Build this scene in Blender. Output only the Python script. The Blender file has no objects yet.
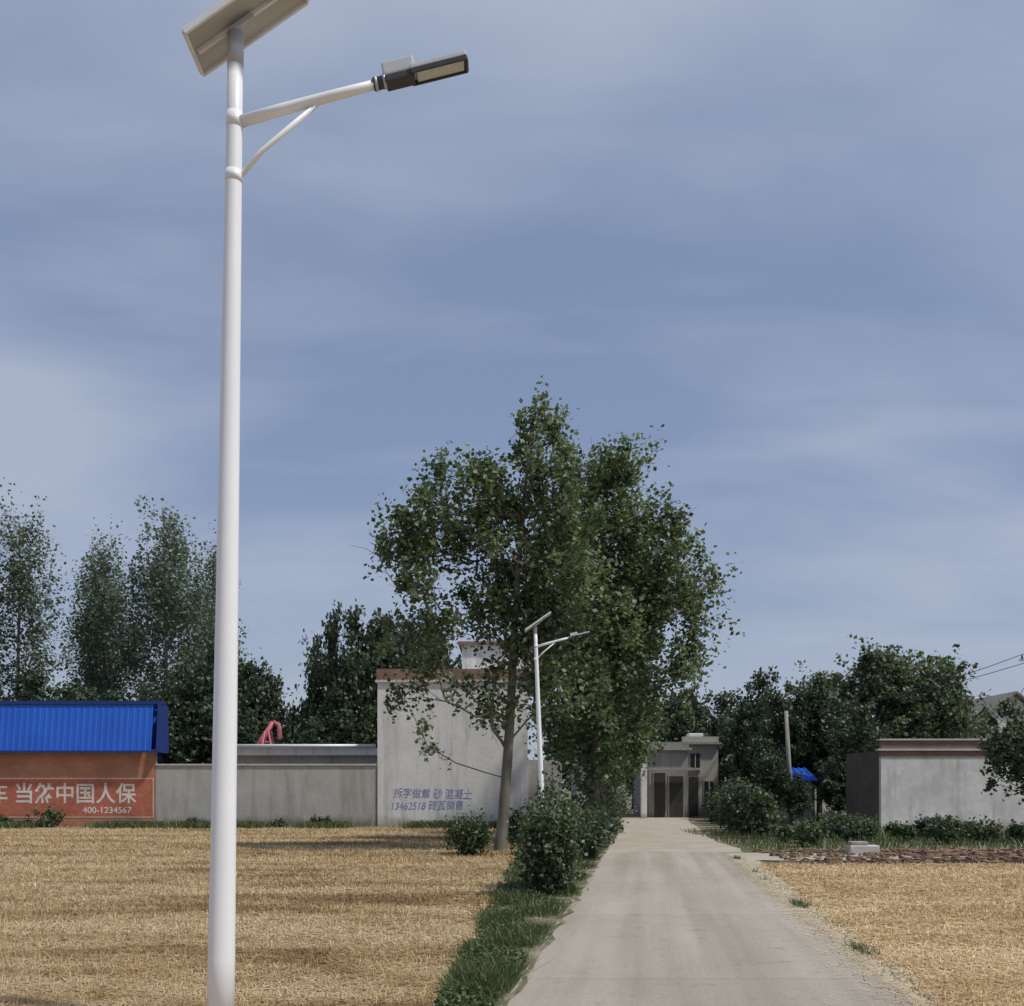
import bpy, math, random
import numpy as np
from mathutils import Vector, Matrix
random.seed(4); RNG=np.random.default_rng(11)
S=bpy.context.scene
C=bpy.context.collection
# ------------------------------------------------------------------ materials
def nodes(name):
    m=bpy.data.materials.new(name); m.use_nodes=True
    nt=m.node_tree; b=nt.nodes['Principled BSDF']
    return m,nt,b
def N(nt,t,**k):
    n=nt.nodes.new(t)
    for a,v in k.items(): setattr(n,a,v)
    return n
def ramp(nt,fac,stops):
    r=N(nt,'ShaderNodeValToRGB'); e=r.color_ramp.elements
    while len(e)<len(stops): e.new(0.5)
    for i,(p,c) in enumerate(stops):
        e[i].position=p; e[i].color=(c[0],c[1],c[2],1)
    nt.links.new(fac,r.inputs[0]); return r.outputs[0]
def noise(nt,scale,detail=5,rough=.55,vec=None,sc3=None,dist=0):
    n=N(nt,'ShaderNodeTexNoise'); n.inputs['Scale'].default_value=scale
    n.inputs['Detail'].default_value=detail; n.inputs['Roughness'].default_value=rough
    n.inputs['Distortion'].default_value=dist
    if vec is None:
        g=N(nt,'ShaderNodeNewGeometry'); vec=g.outputs['Position']
    if sc3:
        mp=N(nt,'ShaderNodeMapping'); mp.inputs['Scale'].default_value=sc3
        nt.links.new(vec,mp.inputs[0]); vec=mp.outputs[0]
    nt.links.new(vec,n.inputs['Vector']); return n.outputs['Fac']
def mix(nt,a,b,f,mode='MIX'):
    m=N(nt,'ShaderNodeMix',data_type='RGBA',blend_type=mode)
    for s,v in ((0,f),(6,a),(7,b)):
        if isinstance(v,(int,float)): m.inputs[s].default_value=v
        elif isinstance(v,tuple): m.inputs[s].default_value=(v[0],v[1],v[2],1)
        else: nt.links.new(v,m.inputs[s])
    return m.outputs[2]
def bump(nt,b,h,st,dist=.02):
    n=N(nt,'ShaderNodeBump'); n.inputs['Strength'].default_value=st; n.inputs['Distance'].default_value=dist
    nt.links.new(h,n.inputs['Height']); nt.links.new(n.outputs[0],b.inputs['Normal'])
def simple(name,c1,c2=None,scale=3,rough=.7,bs=.2,metal=0,sc3=None,bd=.01):
    m,nt,b=nodes(name); c2=c2 or tuple(x*.8 for x in c1)
    f=noise(nt,scale,sc3=sc3)
    nt.links.new(ramp(nt,f,[(.3,c1),(.7,c2)]),b.inputs['Base Color'])
    b.inputs['Roughness'].default_value=rough; b.inputs['Metallic'].default_value=metal
    if bs: bump(nt,b,noise(nt,scale*8),bs,bd)
    return m
def plaster(name,c,dirt,blotch=.5,rough=.9):
    m,nt,b=nodes(name)
    a=noise(nt,.9,8,.65); s=noise(nt,1.0,6,.6,sc3=(2.2,2.2,.25)); fine=noise(nt,14,4)
    col=ramp(nt,a,[(.35,dirt),(.5,tuple((x+y)/2 for x,y in zip(c,dirt))),(.62,c)])
    col=mix(nt,c,col,blotch)
    st=ramp(nt,s,[(.5,(1,1,1)),(.72,(.62,.6,.57))])
    col=mix(nt,col,st,.8,'MULTIPLY')
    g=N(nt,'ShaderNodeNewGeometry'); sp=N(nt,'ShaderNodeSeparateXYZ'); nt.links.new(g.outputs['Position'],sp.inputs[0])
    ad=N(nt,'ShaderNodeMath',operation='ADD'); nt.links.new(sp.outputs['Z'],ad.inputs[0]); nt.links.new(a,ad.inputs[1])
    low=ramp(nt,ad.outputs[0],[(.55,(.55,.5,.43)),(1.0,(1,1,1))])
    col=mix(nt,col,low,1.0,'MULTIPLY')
    fr=ramp(nt,fine,[(.3,(.85,.85,.85)),(.7,(1,1,1))]); col=mix(nt,col,fr,1.0,'MULTIPLY')
    nt.links.new(col,b.inputs['Base Color']); b.inputs['Roughness'].default_value=rough
    bump(nt,b,fine,.3,.01); return m
def brick(name,c1,c2,mortar):
    m,nt,b=nodes(name)
    g=N(nt,'ShaderNodeNewGeometry'); sp=N(nt,'ShaderNodeSeparateXYZ'); nt.links.new(g.outputs['Position'],sp.inputs[0])
    ad=N(nt,'ShaderNodeMath',operation='ADD'); nt.links.new(sp.outputs['X'],ad.inputs[0]); nt.links.new(sp.outputs['Y'],ad.inputs[1])
    cb=N(nt,'ShaderNodeCombineXYZ'); nt.links.new(ad.outputs[0],cb.inputs[0]); nt.links.new(sp.outputs['Z'],cb.inputs[1])
    t=N(nt,'ShaderNodeTexBrick'); nt.links.new(cb.outputs[0],t.inputs['Vector'])
    t.inputs['Scale'].default_value=1; t.inputs['Brick Width'].default_value=.25; t.inputs['Row Height'].default_value=.068
    t.inputs['Mortar Size'].default_value=.008
    for k,v in (('Color1',c1),('Color2',c2),('Mortar',mortar)): t.inputs[k].default_value=(*v,1)
    f=ramp(nt,noise(nt,.8,7,.65),[(.3,(.65,.62,.6)),(.65,(1,1,1))])
    nt.links.new(mix(nt,t.outputs['Color'],f,1.0,'MULTIPLY'),b.inputs['Base Color']); b.inputs['Roughness'].default_value=.9
    bump(nt,b,t.outputs['Fac'],-.3,.01); return m
def leafmat(name,dark,mid,light,trans=.35):
    m=bpy.data.materials.new(name); m.use_nodes=True; nt=m.node_tree; nt.nodes.clear()
    o=N(nt,'ShaderNodeOutputMaterial'); a=N(nt,'ShaderNodeAttribute',attribute_name='rnd')
    col=ramp(nt,a.outputs['Fac'],[(0,dark),(.5,mid),(1,light)])
    p=N(nt,'ShaderNodeBsdfPrincipled'); p.inputs['Roughness'].default_value=.48
    nt.links.new(col,p.inputs['Base Color'])
    t=N(nt,'ShaderNodeBsdfTranslucent'); nt.links.new(mix(nt,col,(1.1,1.2,.65),1.0,'MULTIPLY'),t.inputs[0])
    x=N(nt,'ShaderNodeMixShader'); x.inputs[0].default_value=trans
    nt.links.new(p.outputs[0],x.inputs[1]); nt.links.new(t.outputs[0],x.inputs[2]); nt.links.new(x.outputs[0],o.inputs[0])
    return m
M={}
M['white']=simple('white_powder_coat',(.88,.89,.90),(.84,.85,.86),2,.35,.03)
M['whited']=simple('galvanised_grey',(.50,.51,.52),(.42,.43,.44),5,.45,.05,.3)
M['alu']=simple('aluminium_frame',(.78,.78,.78),(.70,.70,.70),4,.4,.02,.1)
M['black']=simple('black_housing',(.03,.03,.035),(.05,.05,.05),8,.5,.05)
M['backsheet']=simple('panel_backsheet',(.50,.49,.47),(.42,.41,.39),3,.6,.03)
M['cell']=simple('solar_cells',(.01,.015,.05),(.02,.03,.08),6,.15,0)
M['led']=simple('led_lens',(.60,.63,.62),(.46,.49,.49),25,.3,.1)
M['steelbox']=simple('driver_box_grey',(.62,.63,.64),(.54,.55,.57),5,.4,.03,.1)
M['bark']=simple('bark',(.20,.185,.15),(.10,.09,.075),4,.95,.8,sc3=(1,1,.3),bd=.03)
M['barkd']=simple('bark_dark',(.09,.075,.06),(.05,.04,.035),4,.95,.8,bd=.03)
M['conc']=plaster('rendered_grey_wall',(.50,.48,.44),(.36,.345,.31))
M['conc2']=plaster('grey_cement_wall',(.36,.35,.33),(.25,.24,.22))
M['cap']=simple('wall_cap',(.60,.58,.54),(.46,.44,.41),3,.9,.3)
M['pole']=simple('weathered_concrete_pole',(.36,.34,.31),(.28,.26,.24),3,.9,.3)
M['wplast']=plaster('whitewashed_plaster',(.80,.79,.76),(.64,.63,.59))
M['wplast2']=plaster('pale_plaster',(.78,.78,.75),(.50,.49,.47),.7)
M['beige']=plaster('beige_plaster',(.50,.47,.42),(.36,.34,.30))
M['brickr']=brick('orange_brick',(.56,.24,.12),(.48,.19,.095),(.46,.31,.22))
M['brickd']=brick('weathered_brick',(.30,.17,.125),(.22,.13,.1),(.28,.23,.19))
M['brickg']=brick('grey_brown_brick',(.14,.115,.10),(.105,.085,.075),(.16,.14,.12))
def paint(name,c,under,amt):
    m,nt,b=nodes(name); f=noise(nt,5,8,.75); g2=noise(nt,.8,5,.6)
    col=mix(nt,c,ramp(nt,f,[(.42,under),(.56,c)]),amt); col=mix(nt,col,ramp(nt,g2,[(.35,(.78,.78,.78)),(.65,(1.1,1.08,1.06))]),1.0,'MULTIPLY')
    nt.links.new(col,b.inputs['Base Color']); b.inputs['Roughness'].default_value=.9; return m
M['redpaint']=paint('red_wall_paint',(.48,.13,.08),(.50,.24,.15),.55)
M['wpaint']=paint('white_lettering',(.80,.77,.71),(.66,.48,.39),.5)
M['bpaint']=paint('blue_lettering',(.16,.18,.52),(.45,.46,.64),.8)
M['bluem']=simple('blue_sheet_metal',(.014,.12,.60),(.012,.095,.52),.6,.5,.05)
M['blued']=simple('dark_blue_trim',(.008,.035,.20),(.01,.03,.15),2,.5,.05)
M['glass']=simple('dark_window',(.02,.025,.03),(.03,.035,.04),2,.15,0)
M['door']=simple('dark_door',(.05,.045,.042),(.035,.032,.03),3,.6,.2)
M['tile']=simple('roof_tile',(.28,.26,.24),(.18,.17,.16),4,.9,.6)
M['redm']=simple('red_painted_steel',(.52,.14,.17),(.38,.10,.12),4,.5,.1)
M['wire']=simple('black_cable',(.03,.03,.03),(.02,.02,.02),4,.6,0)
M['soil']=simple('brown_soil',(.25,.165,.11),(.14,.09,.06),2,.98,1,bd=.05)
M['rubble']=simple('brick_rubble',(.29,.16,.11),(.19,.115,.085),6,.95,.6)
M['poplar']=leafmat('poplar_leaf',(.05,.08,.038),(.12,.165,.088),(.28,.33,.22),.38)
M['poplarfar']=leafmat('poplar_leaf_hazed',(.09,.125,.095),(.145,.19,.145),(.24,.29,.23),.36)  # far poplars: distance haze is painted into these paler, greyer leaf colours
M['dark']=leafmat('dark_leaf',(.032,.052,.032),(.06,.088,.05),(.115,.15,.088),.28)
M['bushm']=leafmat('bush_leaf',(.038,.065,.032),(.085,.12,.06),(.17,.21,.12),.3)
M['grass']=leafmat('grass_blade',(.035,.065,.02),(.085,.12,.045),(.20,.21,.10),.3)
M['far']=leafmat('distant_leaf_hazed',(.065,.095,.06),(.115,.15,.09),(.19,.23,.145),.32)  # background trees: leaf colours lightened to stand in for air haze

def strawtone(nt):
    big=noise(nt,.34,6,.65,sc3=(.38,1.6,1)); med=noise(nt,1.6,5,.65,sc3=(.5,1.4,1),dist=.6)
    a=N(nt,'ShaderNodeMath',operation='MULTIPLY_ADD'); a.inputs[1].default_value=.6
    nt.links.new(big,a.inputs[0])
    b=N(nt,'ShaderNodeMath',operation='MULTIPLY'); b.inputs[1].default_value=.4; nt.links.new(med,b.inputs[0])
    nt.links.new(b.outputs[0],a.inputs[2]); return a.outputs[0]
def strawground(name,gain,lo):
    m,nt,b=nodes(name); t=strawtone(nt)
    k=lambda c:tuple(x*gain for x in c)
    col=ramp(nt,t,[(.41,k(lo)),(.47,k((.41,.285,.14))),(.52,k((.54,.41,.225))),(.62,k((.62,.49,.30)))])
    f=noise(nt,22,6,.7,sc3=(1.6,.7,1)); fr=ramp(nt,f,[(.32,(.45,.4,.35)),(.6,(1.05,1.05,1.05))])
    nt.links.new(mix(nt,col,fr,1.0,'MULTIPLY'),b.inputs['Base Color']); b.inputs['Roughness'].default_value=.95
    bump(nt,b,f,1,.06); return m
M['sg']=strawground('stubble_soil_left',.98,(.25,.16,.07)); M['sg2']=strawground('stubble_soil_right',1.2,(.41,.31,.185))
def strawblade(name,gain,lo):
    m,nt,b=nodes(name); t=strawtone(nt); a=N(nt,'ShaderNodeAttribute',attribute_name='rnd')
    k=lambda c:tuple(x*gain for x in c)
    col=ramp(nt,t,[(.41,k(lo)),(.47,k((.52,.37,.18))),(.55,k((.67,.53,.315)))])
    v=ramp(nt,a.outputs['Fac'],[(0,(.5,.45,.4)),(.4,(.88,.86,.83)),(1,(1.15,1.15,1.15))])
    nt.links.new(mix(nt,col,v,1.0,'MULTIPLY'),b.inputs['Base Color']); b.inputs['Roughness'].default_value=.6
    return m
M['straw']=strawblade('straw_left',.98,(.31,.20,.085)); M['straw2']=strawblade('straw_right',1.2,(.53,.41,.24))

m,nt,b=nodes('dry_ground'); f=noise(nt,.25,8,.65)
col=ramp(nt,f,[(.35,(.08,.10,.045)),(.5,(.19,.16,.10)),(.65,(.28,.23,.16))])
nt.links.new(col,b.inputs['Base Color']); b.inputs['Roughness'].default_value=.97; bump(nt,b,noise(nt,8,6),.8,.05); M['ground']=m
m,nt,b=nodes('verge_soil'); f=noise(nt,1.5,8,.65)
nt.links.new(ramp(nt,f,[(.38,(.06,.08,.03)),(.5,(.14,.13,.07)),(.62,(.30,.25,.16))]),b.inputs['Base Color']); b.inputs['Roughness'].default_value=.97; bump(nt,b,noise(nt,14,6),.6,.02); M['verge']=m
M['dust']=simple('dusty_shoulder',(.45,.385,.28),(.37,.31,.22),3,.97,.4,bd=.006)
M['dirt']=simple('dusty_street',(.46,.41,.33),(.36,.315,.25),.9,.97,.5,bd=.02)
m,nt,b=nodes('road_concrete'); uv=N(nt,'ShaderNodeUVMap'); a=N(nt,'ShaderNodeAttribute',attribute_name='rnd')
big=noise(nt,.7,7,.6,uv.outputs[0],(1,.35,1)); col=ramp(nt,big,[(.3,(.345,.305,.25)),(.7,(.43,.39,.33))])
tr=noise(nt,1.0,4,.5,uv.outputs[0],(2.2,.06,1)); col=mix(nt,col,ramp(nt,tr,[(.38,(.86,.84,.81)),(.6,(1.04,1.04,1.04))]),1.0,'MULTIPLY')
fi=noise(nt,45,5,.7); col=mix(nt,col,ramp(nt,fi,[(.3,(.80,.80,.80)),(.6,(1.05,1.05,1.05))]),1.0,'MULTIPLY')
col=mix(nt,col,ramp(nt,a.outputs['Fac'],[(0,(.93,.925,.92)),(1,(1.03,1.03,1.03))]),1.0,'MULTIPLY')
sp=noise(nt,3.5,6,.75); col=mix(nt,col,ramp(nt,sp,[(.32,(.6,.57,.52)),(.43,(1,1,1))]),.55,'MULTIPLY')
vor=N(nt,'ShaderNodeTexVoronoi',feature='DISTANCE_TO_EDGE'); vor.inputs['Scale'].default_value=.22
g=N(nt,'ShaderNodeNewGeometry'); ns=N(nt,'ShaderNodeTexNoise'); ns.inputs['Scale'].default_value=1.6; nt.links.new(g.outputs['Position'],ns.inputs['Vector'])
vm=mix(nt,g.outputs['Position'],ns.outputs['Color'],.25,'ADD'); nt.links.new(vm,vor.inputs['Vector'])
ck=ramp(nt,vor.outputs[0],[(0,(.55,.52,.48)),(.003,(1,1,1))]); col=mix(nt,col,ck,.35,'MULTIPLY')
nt.links.new(col,b.inputs['Base Color']); b.inputs['Roughness'].default_value=.9; bump(nt,b,fi,.25,.01); M['road']=m

# ------------------------------------------------------------------ mesh helpers
def link(o,parent=None):
    C.objects.link(o)
    if parent: o.parent=parent
    return o
def empty(name,loc=(0,0,0)):
    e=bpy.data.objects.new(name,None); e.location=loc; e.empty_display_size=.3; C.objects.link(e); return e
def npmesh(name,V,F,mat,rnd=None,smooth=False):
    V=np.asarray(V,np.float32); F=np.asarray(F,np.int32); k=F.shape[1]
    me=bpy.data.meshes.new(name); me.vertices.add(len(V)); me.vertices.foreach_set('co',V.ravel())
    me.loops.add(F.size); me.loops.foreach_set('vertex_index',F.ravel())
    me.polygons.add(len(F)); me.polygons.foreach_set('loop_start',np.arange(0,F.size,k,dtype=np.int32))
    me.polygons.foreach_set('loop_total',np.full(len(F),k,np.int32))
    if rnd is not None:
        at=me.attributes.new('rnd','FLOAT','FACE'); at.data.foreach_set('value',np.asarray(rnd,np.float32))
    me.update(calc_edges=True)
    me.polygons.foreach_set('use_smooth',np.full(len(F),bool(smooth)))
    me.materials.append(mat); return me
def pyobj(name,V,F,mat,parent=None,smooth=False):
    me=bpy.data.meshes.new(name); me.from_pydata([tuple(v) for v in V],[],F); me.update(); me.materials.append(mat)
    if smooth:
        for p in me.polygons: p.use_smooth=True
    return link(bpy.data.objects.new(name,me),parent)
def box(name,x0,x1,y0,y1,z0,z1,mat,parent=None,bev=0,rot=None):
    cx,cy,cz=(x0+x1)/2,(y0+y1)/2,(z0+z1)/2; a,b_,c=(x1-x0)/2,(y1-y0)/2,(z1-z0)/2
    V=[(sx*a,sy*b_,sz*c) for sx in(-1,1) for sy in(-1,1) for sz in(-1,1)]
    F=[(0,1,3,2),(4,6,7,5),(0,4,5,1),(2,3,7,6),(0,2,6,4),(1,5,7,3)]
    o=pyobj(name,V,F,mat,parent); o.location=(cx,cy,cz)
    if rot: o.rotation_euler=rot
    if bev:
        md=o.modifiers.new('b','BEVEL'); md.width=bev; md.segments=2
    return o
def tubedata(pts,rad,seg=8,off=0,caps=False):
    pts=np.asarray(pts,float); n=len(pts); V=[];F=[]
    d=np.gradient(pts,axis=0); d/= (np.linalg.norm(d,axis=1)[:,None]+1e-9)
    for i in range(n):
        t=d[i]; u=np.cross(t,(0,1,0) if abs(t[1])<.8 else (1,0,0)); u/=np.linalg.norm(u); w=np.cross(t,u)
        for s in range(seg):
            an=2*math.pi*s/seg; V.append(pts[i]+rad[i]*(math.cos(an)*u+math.sin(an)*w))
    for i in range(n-1):
        for s in range(seg):
            a=off+i*seg+s; b2=off+i*seg+(s+1)%seg; F.append((a,b2,b2+seg,a+seg))
    if caps:
        F.append(tuple(off+s for s in range(seg))[::-1]); F.append(tuple(off+(n-1)*seg+s for s in range(seg)))
    return V,F
def tube(name,pts,rad,mat,parent=None,seg=16):
    if not hasattr(rad,'__len__'): rad=[rad]*len(pts)
    V,F=tubedata(pts,rad,seg,0,True); return pyobj(name,V,F,mat,parent,True)
def leaves(cent,size,up=.3,aspect=.8,squash=None):
    n=len(cent); nrm=RNG.normal(size=(n,3)); nrm[:,2]=np.abs(nrm[:,2])+up; nrm/=np.linalg.norm(nrm,axis=1)[:,None]
    r=RNG.normal(size=(n,3)); a=np.cross(nrm,r); a/=np.linalg.norm(a,axis=1)[:,None]; b2=np.cross(nrm,a)
    s=(size*RNG.uniform(.6,1.3,n))[:,None]
    V=np.stack([cent-a*s*.5, cent+b2*s*.5*aspect-nrm*s*.06, cent+a*s*.5, cent-b2*s*.5*aspect-nrm*s*.06],1).reshape(-1,3)
    F=np.arange(4*n).reshape(-1,4); return V,F
def ellsample(ells,n,pw=2.4):
    w=np.array([e[6]*(e[3]*e[4]*e[5])**.75 for e in ells]); w/=w.sum(); idx=RNG.choice(len(ells),n,p=w); P=[]
    for i in idx:
        e=ells[i]
        v=RNG.normal(size=3); v/=np.linalg.norm(v); r=RNG.uniform(.08,1)**(1/pw)
        P.append((e[0]+v[0]*r*e[3],e[1]+v[1]*r*e[4],e[2]+v[2]*r*e[5]))
    return np.array(P)
def tree(name,base,trunk_h,r0,ells,nclus,nleaf,lsize,mat,bark='bark',spread=.38,keep=None,lean=(0,0),vert=1.35,share=None,zmin=.17,ns=6,tight=.38):
    e=empty(name,base)
    if share:
        for k,me in zip(('trunk','foliage'),share): link(bpy.data.objects.new(k,me),e)
        return e,share
    P=ellsample(ells,nclus)
    if keep is not None: P=P[[keep(p) for p in P]]
    n=14; T=[]; R=[]; ph=random.uniform(0,6)
    for i in range(n):
        t=i/(n-1); T.append((lean[0]*t+.12*math.sin(ph+t*5)*t,lean[1]*t+.1*math.cos(ph+t*4)*t,trunk_h*t-.1)); R.append(r0*(1.25 if i==0 else 1)*(1-.85*t)+.01)
    V,F=tubedata(T,R,10); Tn=np.array(T)
    def tp(z): return np.array([np.interp(z,Tn[:,2],Tn[:,k]) for k in range(3)])
    hd=np.array([math.hypot(*(p-tp(p[2]))[:2]) for p in P]); order=np.argsort(hd+.12*P[:,2])
    par={}; nodes_=[]; start={}
    for i in order:
        p=P[i]; z0=min(max(p[2]-hd[i]*random.uniform(.8,1.3)-.3,trunk_h*zmin),trunk_h*.97); s=tp(z0)
        best=np.linalg.norm(p-s)*.85; par[i]=None; start[i]=s
        for j in nodes_:
            q=P[j]; dz=p[2]-q[2]; dd=np.linalg.norm(p-q)
            if dz>-.05 and hd[j]<hd[i] and dd<best and dd>.25 : best=dd; par[i]=j; start[i]=q
        nodes_.append(i)
    cnt={i:1 for i in nodes_}
    for i in nodes_[::-1]:
        if par[i] is not None: cnt[par[i]]+=cnt[i]
    for i in nodes_:
        p=P[i]; s=start[i]; d=np.linalg.norm(p-s); rr=.009+.0075*math.sqrt(cnt[i])*(r0/.16)
        m1=s*.65+p*.35+np.array([0,0,-.06*d])+RNG.normal(size=3)*.06*d; m2=s*.3+p*.7+np.array([0,0,-.05*d])+RNG.normal(size=3)*.06*d
        e2=.009+.0075*math.sqrt(max(cnt[i]-1,0))*(r0/.16)
        v,f=tubedata([s,m1,m2,p],[rr,rr*.85+e2*.1,rr*.4+e2*.5,e2*.9],5,len(V)); V+=v;F+=f
        for _ in range(4):
            q=p+RNG.normal(size=3)*spread*np.array([1,1,vert])*.8+np.array([0,0,spread*.4])
            v,f=tubedata([p,(p+q)/2+RNG.normal(size=3)*.05,q],[.011,.008,.004],3,len(V)); V+=v;F+=f
    me=bpy.data.meshes.new(name+'_wood'); me.from_pydata([tuple(v) for v in V],[],F); me.materials.append(M[bark])
    for pl in me.polygons: pl.use_smooth=True
    k=nleaf//len(P); cs=[];rn=[]
    for p in P:
        kk=int(k*random.uniform(.35,1.7)); sp=spread*random.uniform(.65,1.3)
        sub=RNG.normal(size=(ns,3))*sp*.8*np.array([1,1,vert])+np.array([0,0,spread*.3])
        w=RNG.integers(0,ns,kk)
        q=p+sub[w]+RNG.normal(size=(kk,3))*sp*tight*np.array([1,1,vert])
        cs.append(q); tone=random.uniform(-.25,.25); rn.append(np.clip(.45+tone+RNG.normal(size=kk)*.24,0,1))
    cs=np.concatenate(cs); rn=np.concatenate(rn); ok=cs[:,2]>.15; cs=cs[ok]; rn=rn[ok]
    V,F=leaves(cs,lsize); lm=npmesh(name+'_foliage',V,F,M[mat],rn)
    link(bpy.data.objects.new('trunk',me),e); link(bpy.data.objects.new('foliage',lm),e)
    return e,(me,lm)
def bush(name,c,r,n,ls,mat,nc=None,low=0.05,sp=.24):
    nc=nc or max(8,n//90); P=ellsample([(0,0,r[2],r[0],r[1],r[2],1)],nc); cs=[];rn=[];V=[];F=[]
    for p in P:
        kk=int(n//nc*random.uniform(.4,1.6)); s=min(r)*sp*random.uniform(.6,1.3)
        q=p+RNG.normal(size=(kk,3))*s*np.array([1,1,1.4]); cs.append(q); rn.append(np.clip(.45+random.uniform(-.25,.25)+RNG.normal(size=kk)*.24,0,1))
        b0=np.array([p[0]*.35,p[1]*.35,0]); v,f=tubedata([b0,(b0+p)/2+RNG.normal(size=3)*.05,p+np.array([0,0,s])],[.015,.01,.004],3,len(V)); V+=v;F+=f
    for _ in range(10):
        a=random.uniform(0,6.28); t=np.array([math.cos(a)*r[0]*random.uniform(.3,1.1),math.sin(a)*r[1]*random.uniform(.3,1.1),r[2]*random.uniform(1.5,2.35)])
        q=t*RNG.uniform(.65,1.0,(18,1))+RNG.normal(size=(18,3))*.05; cs.append(q); rn.append(RNG.uniform(.3,1,18))
        v,f=tubedata([t*.2*np.array([1,1,0]),t*.6,t],[.01,.008,.004],3,len(V)); V+=v;F+=f
    cs=np.concatenate(cs);rn=np.concatenate(rn); ok=cs[:,2]>low; cs=cs[ok];rn=rn[ok]
    e=empty(name,c)
    pyobj('stems',V,F,M['barkd'],e)
    V,F=leaves(cs,ls); link(bpy.data.objects.new('foliage',npmesh(name,V,F,M[mat],rn)),e); return e
def strip(name,ys,xl,xr,zl,zr,mat,uv=False):
    V=[];F=[]
    for y,a,b2 in zip(ys,xl,xr): V+= [(a,y,zl),(b2,y,zr)]
    for i in range(len(ys)-1): F.append((2*i,2*i+1,2*i+3,2*i+2))
    return pyobj(name,V,F,mat)

# ------------------------------------------------------------------ ground, road, fields
pyobj('ground',[(-1500,-600,0),(1500,-600,0),(1500,2400,0),(-1500,2400,0)],[(0,1,2,3)],M['ground'])
ZR=.06
L=lambda y:.133*y-1.13
Rr=lambda y:.133*y+2.19
V=[];F=[];rn=[]
y=-14.
while y<26:
    y2=y+4.6-.010; i=len(V)
    V+=[(L(y),y,ZR),(Rr(y),y,ZR),(Rr(y2),y2,ZR),(L(y2),y2,ZR),(L(y),y,-.05),(Rr(y),y,-.05),(Rr(y2),y2,-.05),(L(y2),y2,-.05)]
    F+=[(i,i+1,i+2,i+3),(i,i+3,i+7,i+4),(i+1,i+5,i+6,i+2),(i,i+4,i+5,i+1),(i+3,i+2,i+6,i+7)]
    r=random.random(); rn+=[r]*5; y+=4.6
me=npmesh('concrete_road',V,F,M['road'],rn); uvl=me.uv_layers.new(name='UVMap')
for lp in me.loops:
    co=me.vertices[lp.vertex_index].co; uvl.data[lp.index].uv=(co.x-.133*co.y,co.y)
link(bpy.data.objects.new('concrete_road',me))
yend=y
def wob(n,a): 
    x=np.cumsum(RNG.normal(size=n)); x-=np.linspace(x[0],x[-1],n); return a*x/(np.abs(x).max()+1e-6)
ys=np.linspace(yend-.02,63,40)
strip('dirt_street',ys,L(ys)-.1+wob(40,.3)-np.clip(ys-50,0,20)*.12,Rr(ys)+.5+wob(40,.4),ZR-.02,ZR-.02,M['dirt'])
xs=np.linspace(5.3,12,30); V=[];F=[]
a=24.5+wob(30,.2)+np.clip(xs-9,0,9)*.4; b_=27.4+wob(30,.25)-np.clip(xs-8,0,9)*.4
for x,p,q in zip(xs,a,b_): V+=[(x,p,.026),(x,q,.03)]
for i in range(29): F.append((2*i,2*i+2,2*i+3,2*i+1))
pyobj('dirt_track',V,F,M['dirt'])
fl=lambda y:.04*y-.86
fr=lambda y:.153*y+2.2
ys=np.linspace(-12,45.5,50)
strip('stubble_field_soil',ys,np.full(50,-90.),fl(ys)+wob(50,.15),.004,.004,M['sg'])
ys=np.linspace(-12,23.3,40)
strip('stubble_field_soil.001',ys,fr(ys)+wob(40,.15),np.full(40,80.),.004,.004,M['sg2'])
ys=np.linspace(23.3,28.4,6)
strip('soil_bank',ys,6.3+.15*(ys-23),np.full(6,80.),.008,.008,M['soil'])
ys=np.linspace(-12,46,160)
strip('grass_verge_soil',ys,fl(ys)-.1+wob(160,.15),L(ys)+.03+np.abs(RNG.normal(size=160))*.05,.010,ZR+.004,M['verge'])
# shoulder: thin dust feathering over the slab edge, then falling to the field
ys=np.linspace(-12,24.6,260); w1=np.abs(wob(260,.10))+np.abs(RNG.normal(size=260))*.025+.01
V=[];F=[]
for y,w_ in zip(ys,w1): V+=[(Rr(y)-w_,y,ZR+.0012),(Rr(y)+.03,y,ZR+.004),(fr(y)+.12+random.gauss(0,.06),y,.010)]
for i in range(259):
    F+=[(3*i,3*i+1,3*i+4,3*i+3),(3*i+1,3*i+2,3*i+5,3*i+4)]
pyobj('dusty_shoulder',V,F,M['dust'],None,True)

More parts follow.
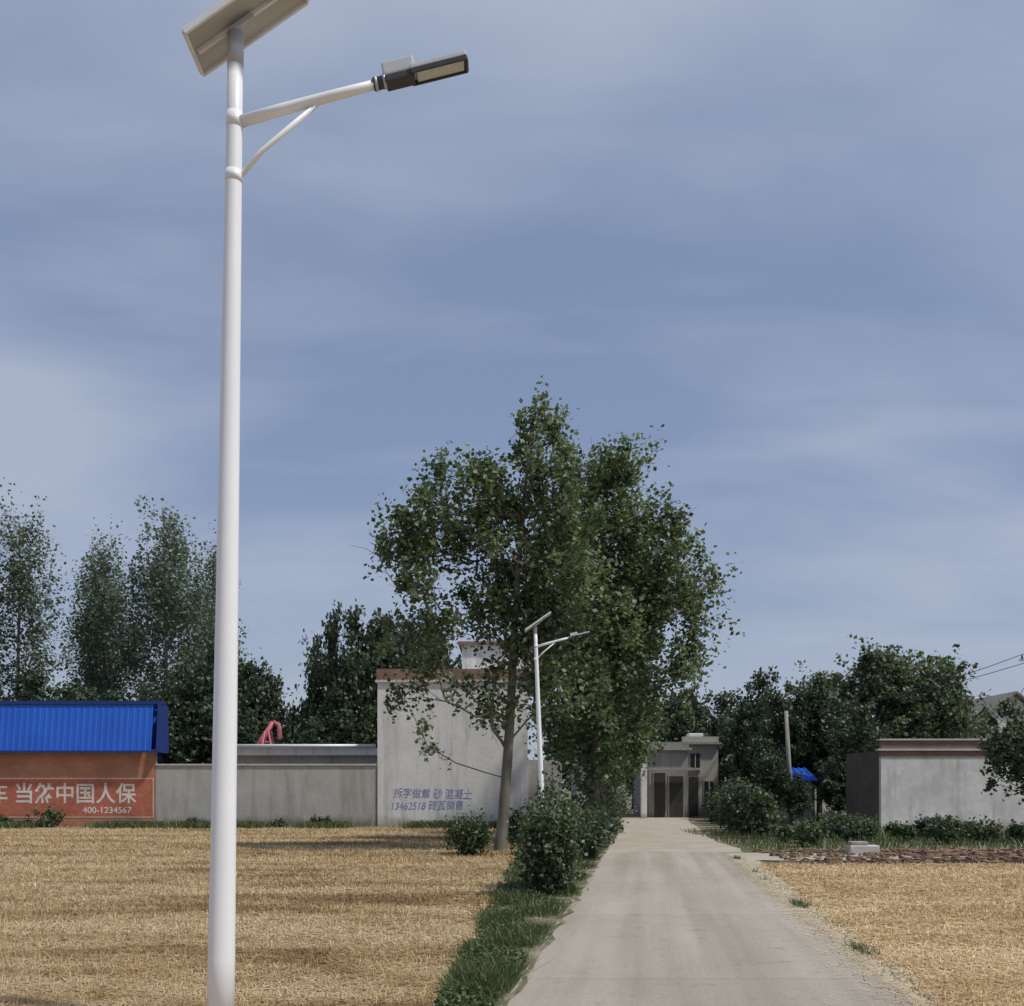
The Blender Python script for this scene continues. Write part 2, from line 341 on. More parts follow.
def blades(n,xf,yf,h,w,lean,rlo=0,rhi=1,lie=0):
    x,y=xf,yf; n=len(x); th=RNG.uniform(0,math.pi,n); hh=h*RNG.uniform(.5,1.25,n)
    dx=np.cos(th)*w/2; dy=np.sin(th)*w/2; lx=RNG.normal(size=n)*lean*hh; ly=RNG.normal(size=n)*lean*hh
    z0=np.zeros(n)
    V=np.stack([np.stack([x-dx,y-dy,z0],1),np.stack([x+dx,y+dy,z0],1),np.stack([x+lx+dx*.45,y+ly+dy*.45,hh],1),np.stack([x+lx-dx*.45,y+ly-dy*.45,hh],1)],1).reshape(-1,3)
    return V,np.arange(4*n).reshape(-1,4),RNG.uniform(rlo,rhi,n)
def lying(x,y,ln,w,z=.05,zb=.012):
    n=len(x); th=RNG.uniform(0,math.pi*2,n); l=ln*RNG.uniform(.4,1.2,n)/2; ax=np.cos(th);ay=np.sin(th)
    z1=RNG.uniform(zb,z,n); z2=RNG.uniform(zb,z,n)
    V=np.stack([np.stack([x-ax*l-ay*w,y-ay*l+ax*w,z1],1),np.stack([x-ax*l+ay*w,y-ay*l-ax*w,z1],1),np.stack([x+ax*l+ay*w,y+ay*l-ax*w,z2],1),np.stack([x+ax*l-ay*w,y+ay*l+ax*w,z2],1)],1).reshape(-1,3)
    return V,np.arange(4*n).reshape(-1,4),RNG.uniform(.3,1,n)
def join(name,parts,mat):
    V=[];F=[];R=[];o=0
    for v,f,r in parts: V.append(v);F.append(f+o);R.append(r);o+=len(v)
    return link(bpy.data.objects.new(name,npmesh(name,np.concatenate(V),np.concatenate(F),mat,np.concatenate(R))))
def logy(n,a,b): return np.exp(RNG.uniform(math.log(a),math.log(b),n))
n=120000; y=logy(n,5.5,45); t=RNG.uniform(0,1,n); x=fl(y)-.05-t*(y*.62+2)
row=.17; u=(x-.1*y); x=x+(np.round(u/row)*row-u)*.7+RNG.normal(size=n)*.015
wid=np.clip(.0008*y,.005,.025)
p1=blades(n,x,y,.085,wid,.35)
n=90000; y=logy(n,5.5,40); x=fl(y)-.05-RNG.uniform(0,1,n)*(y*.62+2); p2=lying(x,y,.32,np.clip(.00045*y,.003,.012),.06)
join('wheat_stubble',[p1,p2],M['straw'])
n=80000; y=logy(n,5.5,23.2); x=fr(y)+.05+RNG.uniform(0,1,n)*(y*.5+2)
u=(x-.15*y); x=x+(np.round(u/row)*row-u)*.7+RNG.normal(size=n)*.015
p1=blades(n,x,y,.085,np.clip(.0008*y,.005,.018),.35)
n=80000; y=logy(n,5.5,23.2); x=fr(y)+RNG.normal(size=n)*.12-.05+RNG.uniform(0,1,n)*(y*.5+2); p2=lying(x,y,.32,np.clip(.00045*y,.003,.01),.07)
n=1500; y=logy(n,5.5,23.2); x=Rr(y)+.05-np.abs(RNG.normal(size=n))*.22; p3=lying(x,y,.14,np.clip(.0003*y,.002,.005),ZR+.012,ZR+.005)
join('wheat_stubble.001',[p1,p2,p3],M['straw2'])
n=60000; y=logy(n,5,34); t=RNG.beta(1.1,1.1,n); x=(fl(y)-.08)*(1-t)+(L(y)-.02)*t
cl=np.sin(x*5+y*1.7)+np.sin(y*2.9-x*3)+RNG.normal(size=n)*.7; k=cl>-.2; x=x[k];y=y[k]
hh=.09*(1+.4*np.clip(cl[k],-1,2))
p1=blades(0,x,y,hh,np.clip(.001*y,.006,.025),.5)
n=20000; y2=logy(n,5,34); t=RNG.uniform(0.0,1,n); x2=(fl(y2)-.05)*(1-t)+(L(y2)-.05)*t
k=(np.sin(x2*4+y2*2.1)+np.sin(y2*3.3))>-.1; x2=x2[k];y2=y2[k]
c=np.stack([x2,y2,RNG.uniform(.02,.12,len(x2))],1); V,F=leaves(c,.045); 
join('verge_grass',[p1,(V,F,RNG.uniform(0,.8,len(x2)))],M['grass'])
n=5000; y=logy(n,6,25); x=Rr(y)+.02+np.abs(RNG.normal(size=n))*.08; k=(np.sin(y*3.1)+np.sin(y*1.3+1))>1.3
p1=blades(0,x[k],y[k],.12,np.clip(.001*y[k],.006,.02),.5)
n=30000; x=RNG.uniform(-45,0.5,n); y=RNG.uniform(45,47.6,n); k=(np.sin(x*1.3)+np.sin(x*.47+2)+RNG.normal(size=n)*.6)>-.1
p2=blades(0,x[k],y[k],.28,.035,.4)
n=14000; x=RNG.uniform(7,40,n); y=RNG.uniform(28.6,41,n); p3=blades(0,x,y,.22,.03,.4)
join('roadside_weeds',[p1,p2,p3],M['grass'])

# ------------------------------------------------------------------ street lamps
def lamp(loc,scale=1,leanx=.11):
    e=empty('street_lamp',loc)
    H=7.12; X=lambda z:leanx*z/H
    zs=np.linspace(0,H,14); tube('pole',[(X(z),0,z) for z in zs],[.099-.046*z/H for z in zs],M['white'],e,32)
    tube('collar',[(X(6.97),0,6.97),(X(7.2),0,7.2)],.058,M['whited'],e,20)
    box('base_plate',-.2,.2,-.2,.2,0,.02,M['white'],e,.004)
    for i in range(4):
        a=math.pi/4+i*math.pi/2; tube('anchor_bolt',[(.2*math.cos(a),.2*math.sin(a),.015),(.2*math.cos(a),.2*math.sin(a),.07)],.012,M['whited'],e,8)
    px=X(6.6)
    A=[(px+.045,0,6.57),(px+.35,0,6.66),(px+.7,0,6.755),(px+1.1,0,6.86)]
    tube('arm',A,[.04,.038,.035,.031],M['white'],e,18)
    tube('brace',[(px+.035,0,6.17),(px+.2,0,6.36),(px+.6,0,6.70)],[.018,.018,.018],M['white'],e,12)
    tube('arm_bracket',[(px,0,6.52),(px,0,6.63)],.0585,M['white'],e,28)
    tube('brace_bracket',[(px-.006,0,6.13),(px-.005,0,6.21)],.0615,M['white'],e,28)
    tube('spigot',[(px+1.0,0,6.835),(px+1.13,0,6.87)],.042,M['black'],e,14)
    for dx in (1.02,1.08): tube('clamp_ring',[(px+dx-.01,0,6.84+.25*(dx-1.02)),(px+dx+.01,0,6.845+.25*(dx-1.02))],.048,M['whited'],e,14)
    h=empty('luminaire',(px+1.08,0,6.87)); h.parent=e; h.rotation_euler=(0,-math.radians(14),0); h.scale=(.98,.55,1)
    box('driver_housing',.0,.24,-.085,.085,.0,.10,M['steelbox'],h,.015)
    box('housing_bottom',.005,.22,-.1,.1,-.055,-.002,M['black'],h,.012)
    box('head_shell',.2,.62,-.125,.125,-.012,.022,M['steelbox'],h,.008)
    box('frame_side',.2,.62,-.13,-.105,-.048,-.013,M['black'],h,.004)
    box('frame_side',.2,.62,.105,.13,-.048,-.013,M['black'],h,.004)
    box('frame_end',.6,.625,-.104,.104,-.048,-.013,M['black'],h,.004)
    box('led_panel',.24,.595,-.1,.1,-.036,-.014,M['led'],h,.003)
    for i in range(6): box('cooling_fin',.26+i*.055,.268+i*.055,-.11,.11,.023,.032,M['steelbox'],h)
    p=empty('solar_panel',(X(7.2)+.08,0,7.335)); p.parent=e; p.rotation_euler=(0,-math.radians(35),0)
    a,b2=.475,.205
    box('backsheet',-a+.015,a-.015,-b2+.01,b2-.01,0,.006,M['backsheet'],p)
    box('cells',-a+.015,a-.015,-b2+.01,b2-.01,.007,.013,M['cell'],p)
    box('frame_long',-a,a,-b2-.012,-b2+.009,-.026,.018,M['alu'],p,.003)
    box('frame_long',-a,a,b2-.009,b2+.012,-.026,.018,M['alu'],p,.003)
    box('frame_short',-a-.012,-a+.013,-b2+.01,b2-.01,-.026,.018,M['alu'],p,.003)
    box('frame_short',a-.013,a+.012,-b2+.01,b2-.01,-.026,.018,M['alu'],p,.003)
    box('rail',-.44,.44,-.012,.012,-.03,-.002,M['alu'],p)
    box('junction_box',.2,.28,-.08,-.03,-.03,-.002,M['black'],p,.004)
    box('saddle',-.17,.03,-.05,.05,-.075,-.031,M['whited'],p,.005)
    e.scale=(scale,)*3
    return e
lamp((-2.10,7.2,0))
lamp((.83,26.0,0),.835,-.27)

# ------------------------------------------------------------------ buildings
def text(body,size,x,y,z,mat,name,parent,sx=1.0,ext=.004,off=0,rot=0,shear=0):
    cu=bpy.data.curves.new(name,'FONT'); cu.body=body; cu.size=size; cu.extrude=ext; cu.offset=off; cu.shear=shear
    o=bpy.data.objects.new(name,cu); C.objects.link(o); bpy.context.view_layer.update()
    me=bpy.data.meshes.new_from_object(o.evaluated_get(bpy.context.evaluated_depsgraph_get()))
    C.objects.unlink(o); bpy.data.objects.remove(o)
    me.materials.clear(); me.materials.append(mat)
    q=link(bpy.data.objects.new(name,me),parent); q.rotation_euler=(math.pi/2,rot,0); q.location=(x,y,z); q.scale=(sx,1,1); return q
YW=48
e=empty('brick_workshop')
box('front_wall',-36,-17.1,YW,YW+.24,0,3.7,M['brickr'],e)
box('side_wall',-17.34,-17.1,YW+.243,YW+7,0,2.9,M['brickr'],e)
box('back_wall',-36,-17.345,YW+6.76,YW+7,0,2.9,M['brickr'],e)
box('rear_roof',-36.1,-17.0,YW+1.3,YW+7.1,2.903,3.0,M['tile'],e)
def corr(name,x0,x1,ya,za,yb,zb,mat,parent,pitch=.3,dep=.045):
    V=[];F=[];x=x0
    nrm=np.array([0,-(zb-za),(yb-ya)],float); nrm/=np.linalg.norm(nrm)
    prof=[(0,0),(.5,0),(.6,1),(.9,1)]
    while x<x1-pitch*.5:
        for fx,h in prof:
            V+=[(x+fx*pitch,ya+nrm[1]*h*dep,za+nrm[2]*h*dep),(x+fx*pitch,yb+nrm[1]*h*dep,zb+nrm[2]*h*dep)]
        x+=pitch
    n=len(V)//2
    for i in range(n-1): F.append((2*i,2*i+2,2*i+3,2*i+1))
    return pyobj(name,V,F,mat,parent)
corr('roof_front',-36.65,-17.05,YW-.38,3.62,YW-.02,5.95,M['bluem'],e,dep=.018)
corr('roof_top',-36.65,-17.05,YW+.02,5.93,YW+.85,5.7,M['bluem'],e)
corr('roof_back',-36.65,-17.05,YW+.92,3.1,YW+.88,5.7,M['bluem'],e)
box('top_flashing',-36.7,-16.75,YW-.12,YW+.1,5.86,6.02,M['blued'],e)
box('eave_gutter',-36.7,-16.85,YW-.50,YW-.40,3.52,3.62,M['blued'],e)
pyobj('end_panel',[(-16.96,YW-.4,3.55),(-16.96,YW+.95,3.55),(-16.96,YW+.9,5.8),(-16.96,YW-.1,5.98),(-16.8,YW-.4,3.55),(-16.8,YW+.95,3.55),(-16.8,YW+.9,5.8),(-16.8,YW-.1,5.98)],[(0,3,2,1),(4,5,6,7),(0,4,7,3),(3,7,6,2),(1,2,6,5),(0,1,5,4)],M['blued'],e)
box('painted_board',-30,-17.25,YW-.012,YW-.003,.45,2.28,M['redpaint'],e)
for z in (.43,2.28): box('board_border',-30,-17.2,YW-.016,YW-.003,z,z+.03,M['wpaint'],e)
box('board_border',-17.235,-17.205,YW-.016,YW-.003,.465,2.275,M['wpaint'],e)
text('买汽车 当然中国人保',1.04,-27.1,YW-.017,1.2,M['wpaint'],'slogan_text',e,.94,.003,.016)
text('400-1234567',.42,-20.6,YW-.017,.64,M['wpaint'],'phone_text',e,1.05,.003,.004)
e=empty('yard_wall')
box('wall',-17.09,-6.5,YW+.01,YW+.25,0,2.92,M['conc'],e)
box('coping',-17.09,-6.5,YW-.05,YW+.31,2.925,3.0,M['cap'],e)
e=empty('white_house')
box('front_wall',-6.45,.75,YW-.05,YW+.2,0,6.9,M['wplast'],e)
box('side_wall',-6.45,-6.2,YW+.203,YW+8,0,6.9,M['wplast2'],e)
box('side_wall',.5,.75,YW+.203,YW+8,0,6.9,M['wplast2'],e)
box('roof_slab',-6.55,.85,YW-.15,YW+8.1,6.903,7.02,M['cap'],e)
box('parapet',-6.5,.8,YW-.1,YW+.15,7.023,7.55,M['brickd'],e)
box('upper_storey',-2.6,2.2,YW+4,YW+9,7.056,9.3,M['wplast2'],e)
box('upper_roof',-2.8,2.4,YW+3.8,YW+9.2,9.303,9.45,M['brickd'],e)
box('side_annex',.753,2.4,YW+.2,YW+5,0,3.2,M['conc'],e)
text('拆字做章 砂 混凝土',.52,-5.7,YW-.056,1.42,M['bpaint'],'wall_writing',e,.85,.003,.0,.02,.15)
text('13462518 砖瓦销售',.5,-5.85,YW-.056,.80,M['bpaint'],'wall_writing',e,.85,.003,.0,-.015,.2)
e=empty('white_roof_shed')
box('shed_wall',-15.4,-7.2,54,58,0,3.6,M['conc'],e)
box('roof',-15.6,-7.0,53.6,58.3,3.6,4.0,M['wplast'],e,.03)
tube('roof_pipe',[(-15.5,53.5,4.1),(-7.3,53.5,4.1)],.1,M['alu'],e)
e=empty('red_grain_conveyor')
for dy in (0,.6):
    tube('leg',[(-14.4,55+dy,0),(-13.6,55+dy,5.0)],.06,M['redm'],e,6); tube('leg',[(-12.5,55+dy,0),(-13.4,55+dy,5.0)],.06,M['redm'],e,6)
    for z in (3.9,4.4): tube('tie',[(-14.4+.16*z,55+dy,z),(-12.5-.17*z,55+dy,z)],.04,M['redm'],e,6)
tube('conveyor_tube',[(-14.6,55.3,3.4),(-13.2,55.3,5.5)],.13,M['redm'],e,10)
tube('discharge_spout',[(-13.2,55.3,5.5),(-12.9,55.3,5.35),(-12.8,55.3,4.6)],.12,M['redm'],e,10)
def house(name,x0,x1,y0,y1,z,mat,openings,par=.35,cap='cap'):
    e=empty(name)
    box('body',x0,x1,y0,y1,0,z,M[mat],e)
    box('cornice',x0-.2,x1+.2,y0-.3,y1+.2,z+.002,z+.16,M[cap],e)
    box('parapet',x0-.05,x1+.05,y0-.1,y0+.15,z+.163,z+.16+par,M[mat],e)
    for (a,b2,z0,z1,k) in openings:
        box('opening_frame',a-.07,b2+.07,y0-.04,y0-.003,z0-.07 if k!='door' else 0,z1+.07,M['pole'],e)
        box(k,a,b2,y0-.055,y0-.043,z0,z1,M['glass' if k=='window' else 'door'],e)
        if k=='window':
            box('mullion',(a+b2)/2-.025,(a+b2)/2+.025,y0-.075,y0-.058,z0,z1,M['cap'],e)
            box('sill',a-.12,b2+.12,y0-.16,y0-.045,z0-.15,z0-.075,M['cap'],e)
    return e
e=house('village_house',8.5,10.9,62,70,4.2,'conc2',[(8.8,9.5,.02,2.8,'door'),(9.75,10.6,.02,2.6,'door')],cap='pole')
box('canopy',8.3,11.1,61.0,61.69,2.95,3.1,M['pole'],e)
e=house('village_house',11.1,13.4,65,73,4.7,'beige',[(11.5,12.1,.02,2.6,'door'),(12.5,13.1,.9,2.3,'window'),(11.6,12.2,3.2,4.1,'window')],cap='pole')
box('water_tank',12,13,68,69,4.87,5.6,M['alu'],e,.05)
house('village_house',6.9,8.4,74,80,4.4,'conc',[(7.2,7.9,.02,2.6,'door')])
house('village_house',3.9,6.6,60,66,4.1,'conc',[(4.6,5.6,.02,2.4,'door')])
house('village_house',16.2,21,66,74,4.2,'wplast2',[(17,18.2,1.1,2.4,'window')])
e=empty('gate_pillar')
box('pillar',7.75,8.1,60,60.4,0,4.0,M['wplast'],e,.02); box('pillar_cap',7.65,8.2,59.9,60.5,4.003,4.15,M['cap'],e)
e=empty('plastered_farm_building')
box('front_wall',15.5,27,42,42.24,0,3.15,M['wplast2'],e)
box('side_wall',15.5,15.74,42.243,46.4,0,3.4,M['brickg'],e)
box('back_wall',15.745,27,46.16,46.4,0,3.4,M['brickg'],e)
box('far_wall',26.76,27,42.245,46.15,0,3.4,M['brickg'],e)
box('roof_slab',15.35,27.1,41.9,42.3,3.403,3.48,M['cap'],e)
box('roof',15.745,26.7,42.303,46.1,3.2,3.3,M['cap'],e)
box('brick_course',15.47,27,41.965,42.237,3.153,3.4,M['brickd'],e)
box('parapet',15.5,27,42,42.24,3.483,3.83,M['brickd'],e)
box('parapet_cap',15.42,27.05,41.93,42.31,3.833,3.9,M['cap'],e)
e=empty('gabled_house')
box('walls',27.2,33,60,68,0,5.2,M['wplast2'],e)
pyobj('gable',[(27.2,60,5.2),(33,60,5.2),(30.1,60,7.4),(27.2,68,5.2),(33,68,5.2),(30.1,68,7.4)],[(0,1,2),(3,5,4)],M['wplast2'],e)
pyobj('roof',[(26.8,59.6,4.95),(30.1,59.6,7.5),(30.1,68.4,7.5),(26.8,68.4,4.95),(33.4,59.6,4.95),(33.4,68.4,4.95),(26.8,59.6,5.1),(30.1,59.6,7.65),(30.1,68.4,7.65),(26.8,68.4,5.1),(33.4,59.6,5.1),(33.4,68.4,5.1)],[(0,3,2,1),(1,2,5,4),(6,7,8,9),(7,10,11,8),(0,1,7,6),(1,4,10,7)],M['tile'],e)
e=empty('blue_roof_shed')
box('walls',14.2,15.3,51,53,0,2.2,M['conc'],e)
corr('roof',14.1,15.6,50.7,2.2,53.2,2.9,M['bluem'],e)
def upole(x,y,h,arm=True,r=.16,dx=0):
    e=empty('utility_pole')
    tube('pole',[(x,y,0),(x+dx,y,h)],[r,r*.62],M['pole'],e,12)
    if arm:
        box('crossarm',x-.75,x+.75,y-.05,y+.05,h-.45,h-.35,M['whited'],e)
        for d in (-.65,0,.65):
            tube('insulator',[(x+d,y,h-.35 if d else h),(x+d,y,(h-.35 if d else h)+.17)],[.05,.03],M['black'],e,8)
    else:
        box('bracket',x+dx-.06,x+dx+.16,y-.04,y+.04,h-.3,h-.2,M['whited'],e)
    return e
upole(14.0,50,5.7,False,.15,-.3); upole(23.6,45,8.0); upole(15.9,85,7.5,False)
e=empty('power_line')
def wire(a,b2,sag):
    pts=[]
    for i in range(17):
        t=i/16; pts.append([a[k]*(1-t)+b2[k]*t for k in range(3)]); pts[-1][2]-=sag*4*t*(1-t)
    tube('wire',pts,.016,M['wire'],e,5)
for d in (-.65,.65):
    wire((23.6+d,45,7.85),(13.8+d*.2,50,5.5+d*.15),.35); wire((23.6+d,45,7.85),(40+d,30,9),.5)
wire((13.7,50,5.6),(15.9,85,7.3),.5)
wire((23.6,45,7.4),(20,42.1,4.0),.3)
e=empty('concrete_block')
box('block',9.1,9.9,26.9,27.3,0,.26,M['cap'],e,.03); box('block_top',9.15,9.6,26.95,27.25,.263,.36,M['conc'],e,.02)
def rubble(name,n,xa,xb,ya,yb,s,mat):
    V=[];F=[]
    for i in range(n):
        x,y=random.uniform(xa,xb),random.uniform(ya,yb); q=s*random.uniform(.4,1.2); o=len(V); rot=Matrix.Rotation(random.uniform(0,3),3,'Z')@Matrix.Rotation(random.uniform(-.5,.5),3,'X')
        for sx in(-1,1):
            for sy in(-1,1):
                for sz in(-1,1):
                    v=rot@Vector((sx*q*1.2*random.uniform(.7,1.1),sy*q*.6*random.uniform(.7,1.1),sz*q*.5*random.uniform(.7,1.1))); V.append((x+v.x,y+v.y,v.z+q*.4))
        F+=[tuple(o+k for k in f) for f in [(0,1,3,2),(4,6,7,5),(0,4,5,1),(2,3,7,6),(0,2,6,4),(1,5,7,3)]]
    return pyobj(name,V,F,mat)
rubble('brick_rubble',1100,9.5,40,26.2,28.6,.09,M['rubble'])
rubble('soil_clods',2600,6.8,30,23.2,28.4,.08,M['soil'])
V=[];F=[]
for i in range(900):
    y=math.exp(random.uniform(math.log(5.5),math.log(24))); x=Rr(y)+random.gauss(.02,.12); q=random.uniform(.005,.018); o=len(V)
    for k in range(6):
        a=k*math.pi/3+random.uniform(-.3,.3); V.append((x+q*math.cos(a),y+q*math.sin(a)*.8,.03))
    for k in range(6): V.append((x+(V[o+k][0]-x)*.6,y+(V[o+k][1]-y)*.6,.062+q*random.uniform(.5,.9)))
    for k in range(6): F.append((o+k,o+(k+1)%6,o+6+(k+1)%6,o+6+k))
    F.append(tuple(o+6+k for k in range(6)))
pyobj('gravel',V,F,M['dust'])

# ------------------------------------------------------------------ trees
bx,by=-.34,28.5
A=[(.66,0,11.6,1.3,1.2,1.7,1.0),(-1.3,0,10.0,1.6,1.6,1.6,.75),(-3.05,0,8.5,1.25,1.1,1.15,.95),(.4,.2,8.6,2.3,2.2,2.8,1.1),(-2.2,0,6.6,1.5,1.4,1.5,.65),(-1.6,0,4.1,1.9,1.3,1.4,.55),(1.1,.5,5.7,1.9,1.5,2.1,.9)]
A=[(a-bx,b2,c,d,f,g,w) for a,b2,c,d,f,g,w in A]
tree('poplar_tree',(bx,by,0),12.3,.16,A,230,26500,.155,'poplar',keep=lambda p:not(p[1]<-1.0 and abs(p[0]-1.1)<1.1 and p[2]<7.5),lean=(.9,0),spread=.31,vert=1.4,tight=.45)
bx,by=2.6,33
B=[(3.1,0,11.2,1.9,1.7,2.0,1.15),(4.3,0,9.5,1.9,1.9,2.0,1.0),(5.5,0,7.9,1.3,1.3,1.5,.75),(2.87,0,6.9,2.6,2.2,2.9,1.1),(4.9,0,5.8,1.5,1.5,1.4,.55),(2.6,0,3.3,1.9,1.6,1.7,.9)]
B=[(a-bx,b2,c,d,f,g,w) for a,b2,c,d,f,g,w in B]
tree('poplar_tree',(bx,by,0),12.4,.17,B,230,29500,.17,'poplar',lean=(.6,0),spread=.34,vert=1.45,tight=.45)
cb=[(0.2,0,8.0,2.1,2.0,3.2,1),(0,0,4.4,1.9,1.9,2.4,1)]
_,sh=tree('poplar_tree',(3.4,38,0),10.8,.16,cb,105,13500,.20,'poplar')
tree('poplar_tree',(4.2,44,0),11,.16,cb,0,0,0,'poplar',share=sh)[0].rotation_euler=(0,0,1)
tree('poplar_tree',(4.9,50,0),11,.16,cb,0,0,0,'poplar',share=sh)[0].rotation_euler=(0,0,2)
def sparse(): return [(0,0,16.5,1.8,1.8,4.2,1),(-1.9,0,12.5,1.9,1.9,3.8,.8),(2.0,0,12.3,1.9,1.9,3.8,.8),(0,0,8.2,2.8,2.4,2.8,.45)]
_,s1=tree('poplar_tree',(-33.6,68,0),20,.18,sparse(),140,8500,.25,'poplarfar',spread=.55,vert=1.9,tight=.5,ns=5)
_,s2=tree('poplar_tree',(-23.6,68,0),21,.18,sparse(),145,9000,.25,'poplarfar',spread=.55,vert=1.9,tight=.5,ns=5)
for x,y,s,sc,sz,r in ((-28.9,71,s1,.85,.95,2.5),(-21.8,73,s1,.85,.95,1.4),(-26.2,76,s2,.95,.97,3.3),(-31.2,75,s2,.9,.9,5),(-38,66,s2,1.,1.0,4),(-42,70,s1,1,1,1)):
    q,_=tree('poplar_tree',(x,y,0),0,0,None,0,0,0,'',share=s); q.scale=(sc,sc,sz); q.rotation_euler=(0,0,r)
dk=[(0,0,4.6,2.1,2.1,2.6,1),(-.8,0,3.0,1.8,1.8,1.8,.8),(1,0,3.4,1.7,1.7,1.9,.8)]
_,d1=tree('broadleaf_tree',(-9.8,58,0),6,.2,dk,90,11000,.25,'dark','barkd',.45,vert=1)
_,d2=tree('broadleaf_tree',(-17.2,60,0),6,.2,dk,90,10000,.27,'dark','barkd',.5,vert=1)
def inst(s,x,y,sc,r,sz=None,nm='broadleaf_tree'):
    q,_=tree(nm,(x,y,0),0,0,None,0,0,0,'',share=s); q.scale=(sc,sc,sz or sc); q.rotation_euler=(0,0,r)
inst(d1,-9.6,60,1.0,1,1.66); inst(d2,-7.4,61,.95,2,1.68); inst(d1,-11.2,61,.7,3,1.6)
inst(d2,-5.0,62,.9,4,1.5); inst(d1,-18.6,62,1,4,1.45); inst(d2,-20.8,61,.95,5,1.1); inst(d2,-16.4,64,.9,2.2,1.35); inst(d1,-14.6,67,.8,.6,.95)
for i,x in enumerate((-24,-27,-30.5,-34,-38,-42)): inst((d1,d2)[i%2],x,61+i%3,1.1,i*1.3,1.02+.1*(i%3))
fd=[(0,0,7.6,2.6,2.4,2.2,1),(-2,0,6,2.0,2,1.9,.9),(2.1,0,6.2,2.1,2,1.9,.9),(0,0,4.4,2.5,2.3,1.8,.8)]
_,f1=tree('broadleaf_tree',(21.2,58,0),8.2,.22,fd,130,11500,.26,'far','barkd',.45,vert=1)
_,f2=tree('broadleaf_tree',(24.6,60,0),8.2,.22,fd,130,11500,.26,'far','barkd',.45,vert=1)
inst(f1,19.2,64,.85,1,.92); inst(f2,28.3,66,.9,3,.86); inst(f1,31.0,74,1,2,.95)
for i,(x,y,sc,sz) in enumerate(((14.9,56,.8,.95),(16.9,55,.85,1.0),(15.4,62,.9,1.2),(13.2,78,.9,1.3),(16.8,80,1.2,1.25),(11,90,1.2,1.25),(6.2,90,1.3,1.3),(20,82,1.3,1.2),(17.4,50,.7,.8),(13.5,54,.5,.62),(16.0,49.2,.42,.5),(12.9,49.5,.35,.5),(13.9,48.8,.3,.34))):
    inst((d1,d2)[i%2],x,y,sc,i*1.7,sz)
P=[];rn=[]
for i in range(420):
    x=random.uniform(-220,220); y=random.uniform(150,190); hgt=random.uniform(5,10)
    c=np.array([x,y,hgt*.5]); q=c+RNG.normal(size=(60,3))*np.array([3,2,hgt*.25]); P.append(q); rn.append(np.clip(.4+random.uniform(-.2,.2)+RNG.normal(size=60)*.2,0,1))
P=np.concatenate(P);rn=np.concatenate(rn);k=P[:,2]>.2
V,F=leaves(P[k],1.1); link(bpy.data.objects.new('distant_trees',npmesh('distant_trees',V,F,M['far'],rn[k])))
re=[(0,0,3.6,1.5,1.3,1.2,1),(-.5,0,2.5,1.4,1.2,1.0,1),(.9,0,2.8,1.3,1.2,1.3,1)]
tree('broadleaf_tree',(17.9,34.5,0),4.3,.1,re,90,9500,.15,'bushm','barkd',.28,vert=1)
# bushes
bush('roadside_bush',(.60,16.4,0),(.52,.48,.72),4800,.075,'bushm',90)
bush('roadside_bush',(.72,17.4,0),(.4,.4,.95),1800,.075,'bushm',40)
bush('roadside_bush',(-1.15,26.6,0),(.55,.55,.5),2600,.09,'bushm',45)
bush('roadside_bush',(1.9,24.5,0),(.35,.6,.6),1800,.09,'dark',30)
for x,y,r in ((2.3,29.5,.5),(2.6,31.5,.6),(3.0,35,.7),(3.6,40,.8),(.2,32,.45),(4.6,47,.9),(1.2,33,.6)): bush('roadside_bush',(x,y,0),(r,r,r),1800,.12,'dark',28)
for i in range(26):
    x=random.uniform(9.0,22); y=random.uniform(30,38)+ (2 if x>12 else 0); r=random.uniform(.22,.5)
    bush('garden_shrub',(x,y,0),(r*1.3,r,r*.85),800,.11,'bushm' if i%3 else 'dark',22)
for i in range(9):
    y=36+i*2.6; x=Rr(y)+random.uniform(1.3,2.2); r=random.uniform(.5,.85)
    bush('roadside_bush',(x,y,0),(r,r,r*1.25),1500,.15,'dark' if i%2 else 'bushm',24)
for x,y,r in ((-21.8,47,.55),(-15,47.2,.25),(-9,47,.3),(-11,47.2,.2),(-24,47,.35)): bush('wall_weed',(x,y,0),(r*1.8,r*.6,r*.7),800,.13,'bushm',12)

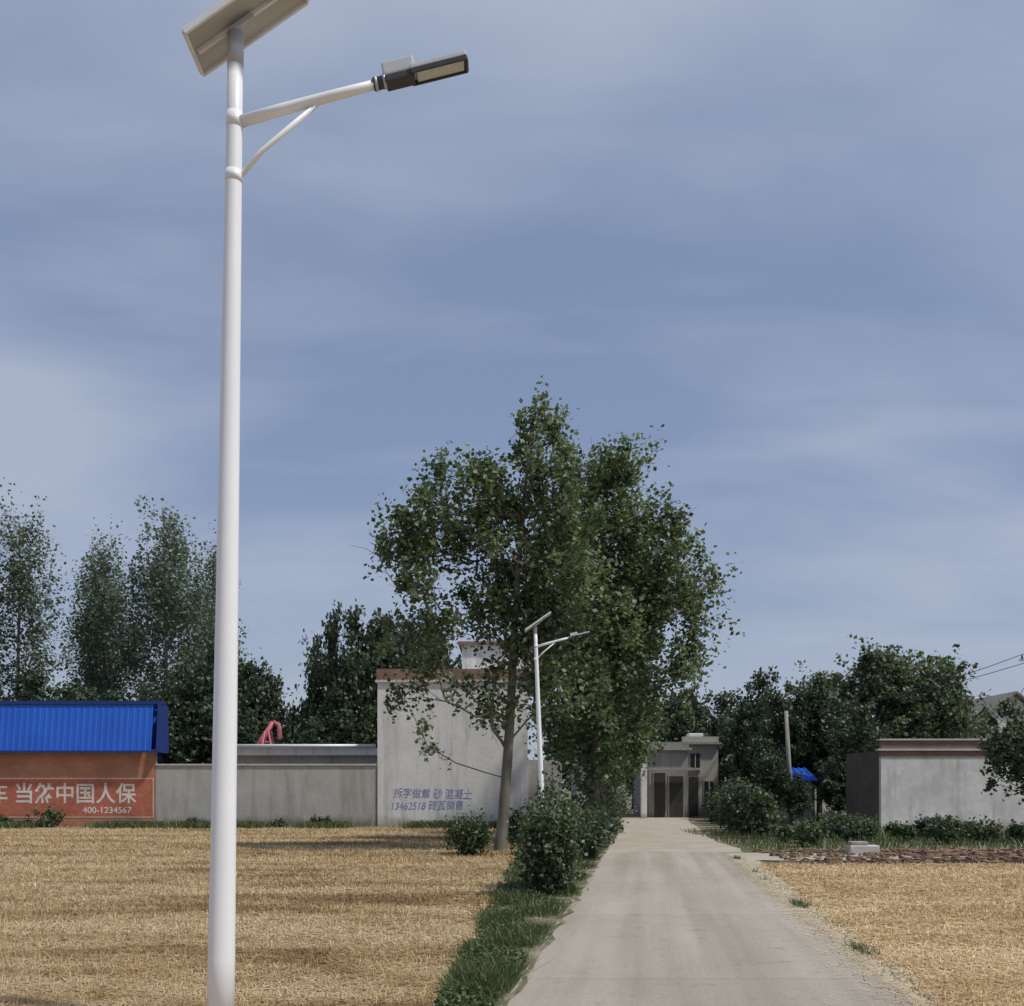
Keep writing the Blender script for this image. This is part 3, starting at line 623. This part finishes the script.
# ------------------------------------------------------------------ light & sky
sv=Vector((.90,-.43,0)).normalized(); el=math.radians(56)
sv=Vector((sv.x*math.cos(el),sv.y*math.cos(el),math.sin(el)))
sl=bpy.data.lights.new('sun','SUN'); sl.energy=3.0; sl.angle=math.radians(3.0); sl.color=(1,.955,.88)
so=bpy.data.objects.new('sun',sl); C.objects.link(so); so.rotation_euler=(-sv).to_track_quat('-Z','Y').to_euler(); so.location=(0,0,50)
w=bpy.data.worlds.new('World'); S.world=w; w.use_nodes=True; nt=w.node_tree; bg=nt.nodes['Background']
sky=N(nt,'ShaderNodeTexSky',sky_type='NISHITA'); sky.sun_disc=False; sky.sun_elevation=el; sky.sun_rotation=math.atan2(sv.x,sv.y)
sky.air_density=1.0; sky.dust_density=1.5; sky.ozone_density=1.5
tc=N(nt,'ShaderNodeTexCoord')
sep=N(nt,'ShaderNodeSeparateXYZ'); nt.links.new(tc.outputs['Generated'],sep.inputs[0])
grad=ramp(nt,sep.outputs['Z'],[(0,(2.35,2.55,3.2)),(.12,(2.1,2.35,3.15)),(.3,(1.5,1.9,2.9)),(.65,(1.4,1.8,2.75))])
haze=mix(nt,sky.outputs[0],grad,.75)
zc=N(nt,'ShaderNodeMath',operation='ADD'); zc.inputs[1].default_value=.25; nt.links.new(sep.outputs['Z'],zc.inputs[0])
dv=N(nt,'ShaderNodeVectorMath',operation='SCALE'); iv=N(nt,'ShaderNodeMath',operation='DIVIDE'); iv.inputs[0].default_value=1; nt.links.new(zc.outputs[0],iv.inputs[1])
nt.links.new(tc.outputs['Generated'],dv.inputs[0]); nt.links.new(iv.outputs[0],dv.inputs['Scale'])
c1=noise(nt,1.3,4,.45,dv.outputs[0],(.75,1.35,.6),.3)
c2=noise(nt,3.2,5,.5,dv.outputs[0],(.6,1.6,.6),.7)
mm=N(nt,'ShaderNodeMath',operation='MULTIPLY_ADD'); mm.inputs[1].default_value=.34; nt.links.new(c2,mm.inputs[0]); nt.links.new(c1,mm.inputs[2])
mask=ramp(nt,mm.outputs[0],[(.55,(0,0,0)),(.68,(.33,.33,.33)),(.86,(.85,.85,.85))])
col=mix(nt,haze,(2.85,3.2,4.0),mask)
nt.links.new(col,bg.inputs[0]); bg.inputs[1].default_value=.15
S.view_settings.view_transform='Standard'; S.view_settings.look='None'; S.view_settings.exposure=0
# ------------------------------------------------------------------ camera
cam=bpy.data.cameras.new('camera'); cam.sensor_width=36; cam.lens=35.16; cam.shift_y=.280; cam.clip_end=5000; cam.clip_start=.05
co=bpy.data.objects.new('camera',cam); C.objects.link(co); co.location=(0,0,1.76); co.rotation_euler=(math.pi/2,0,0); S.camera=co
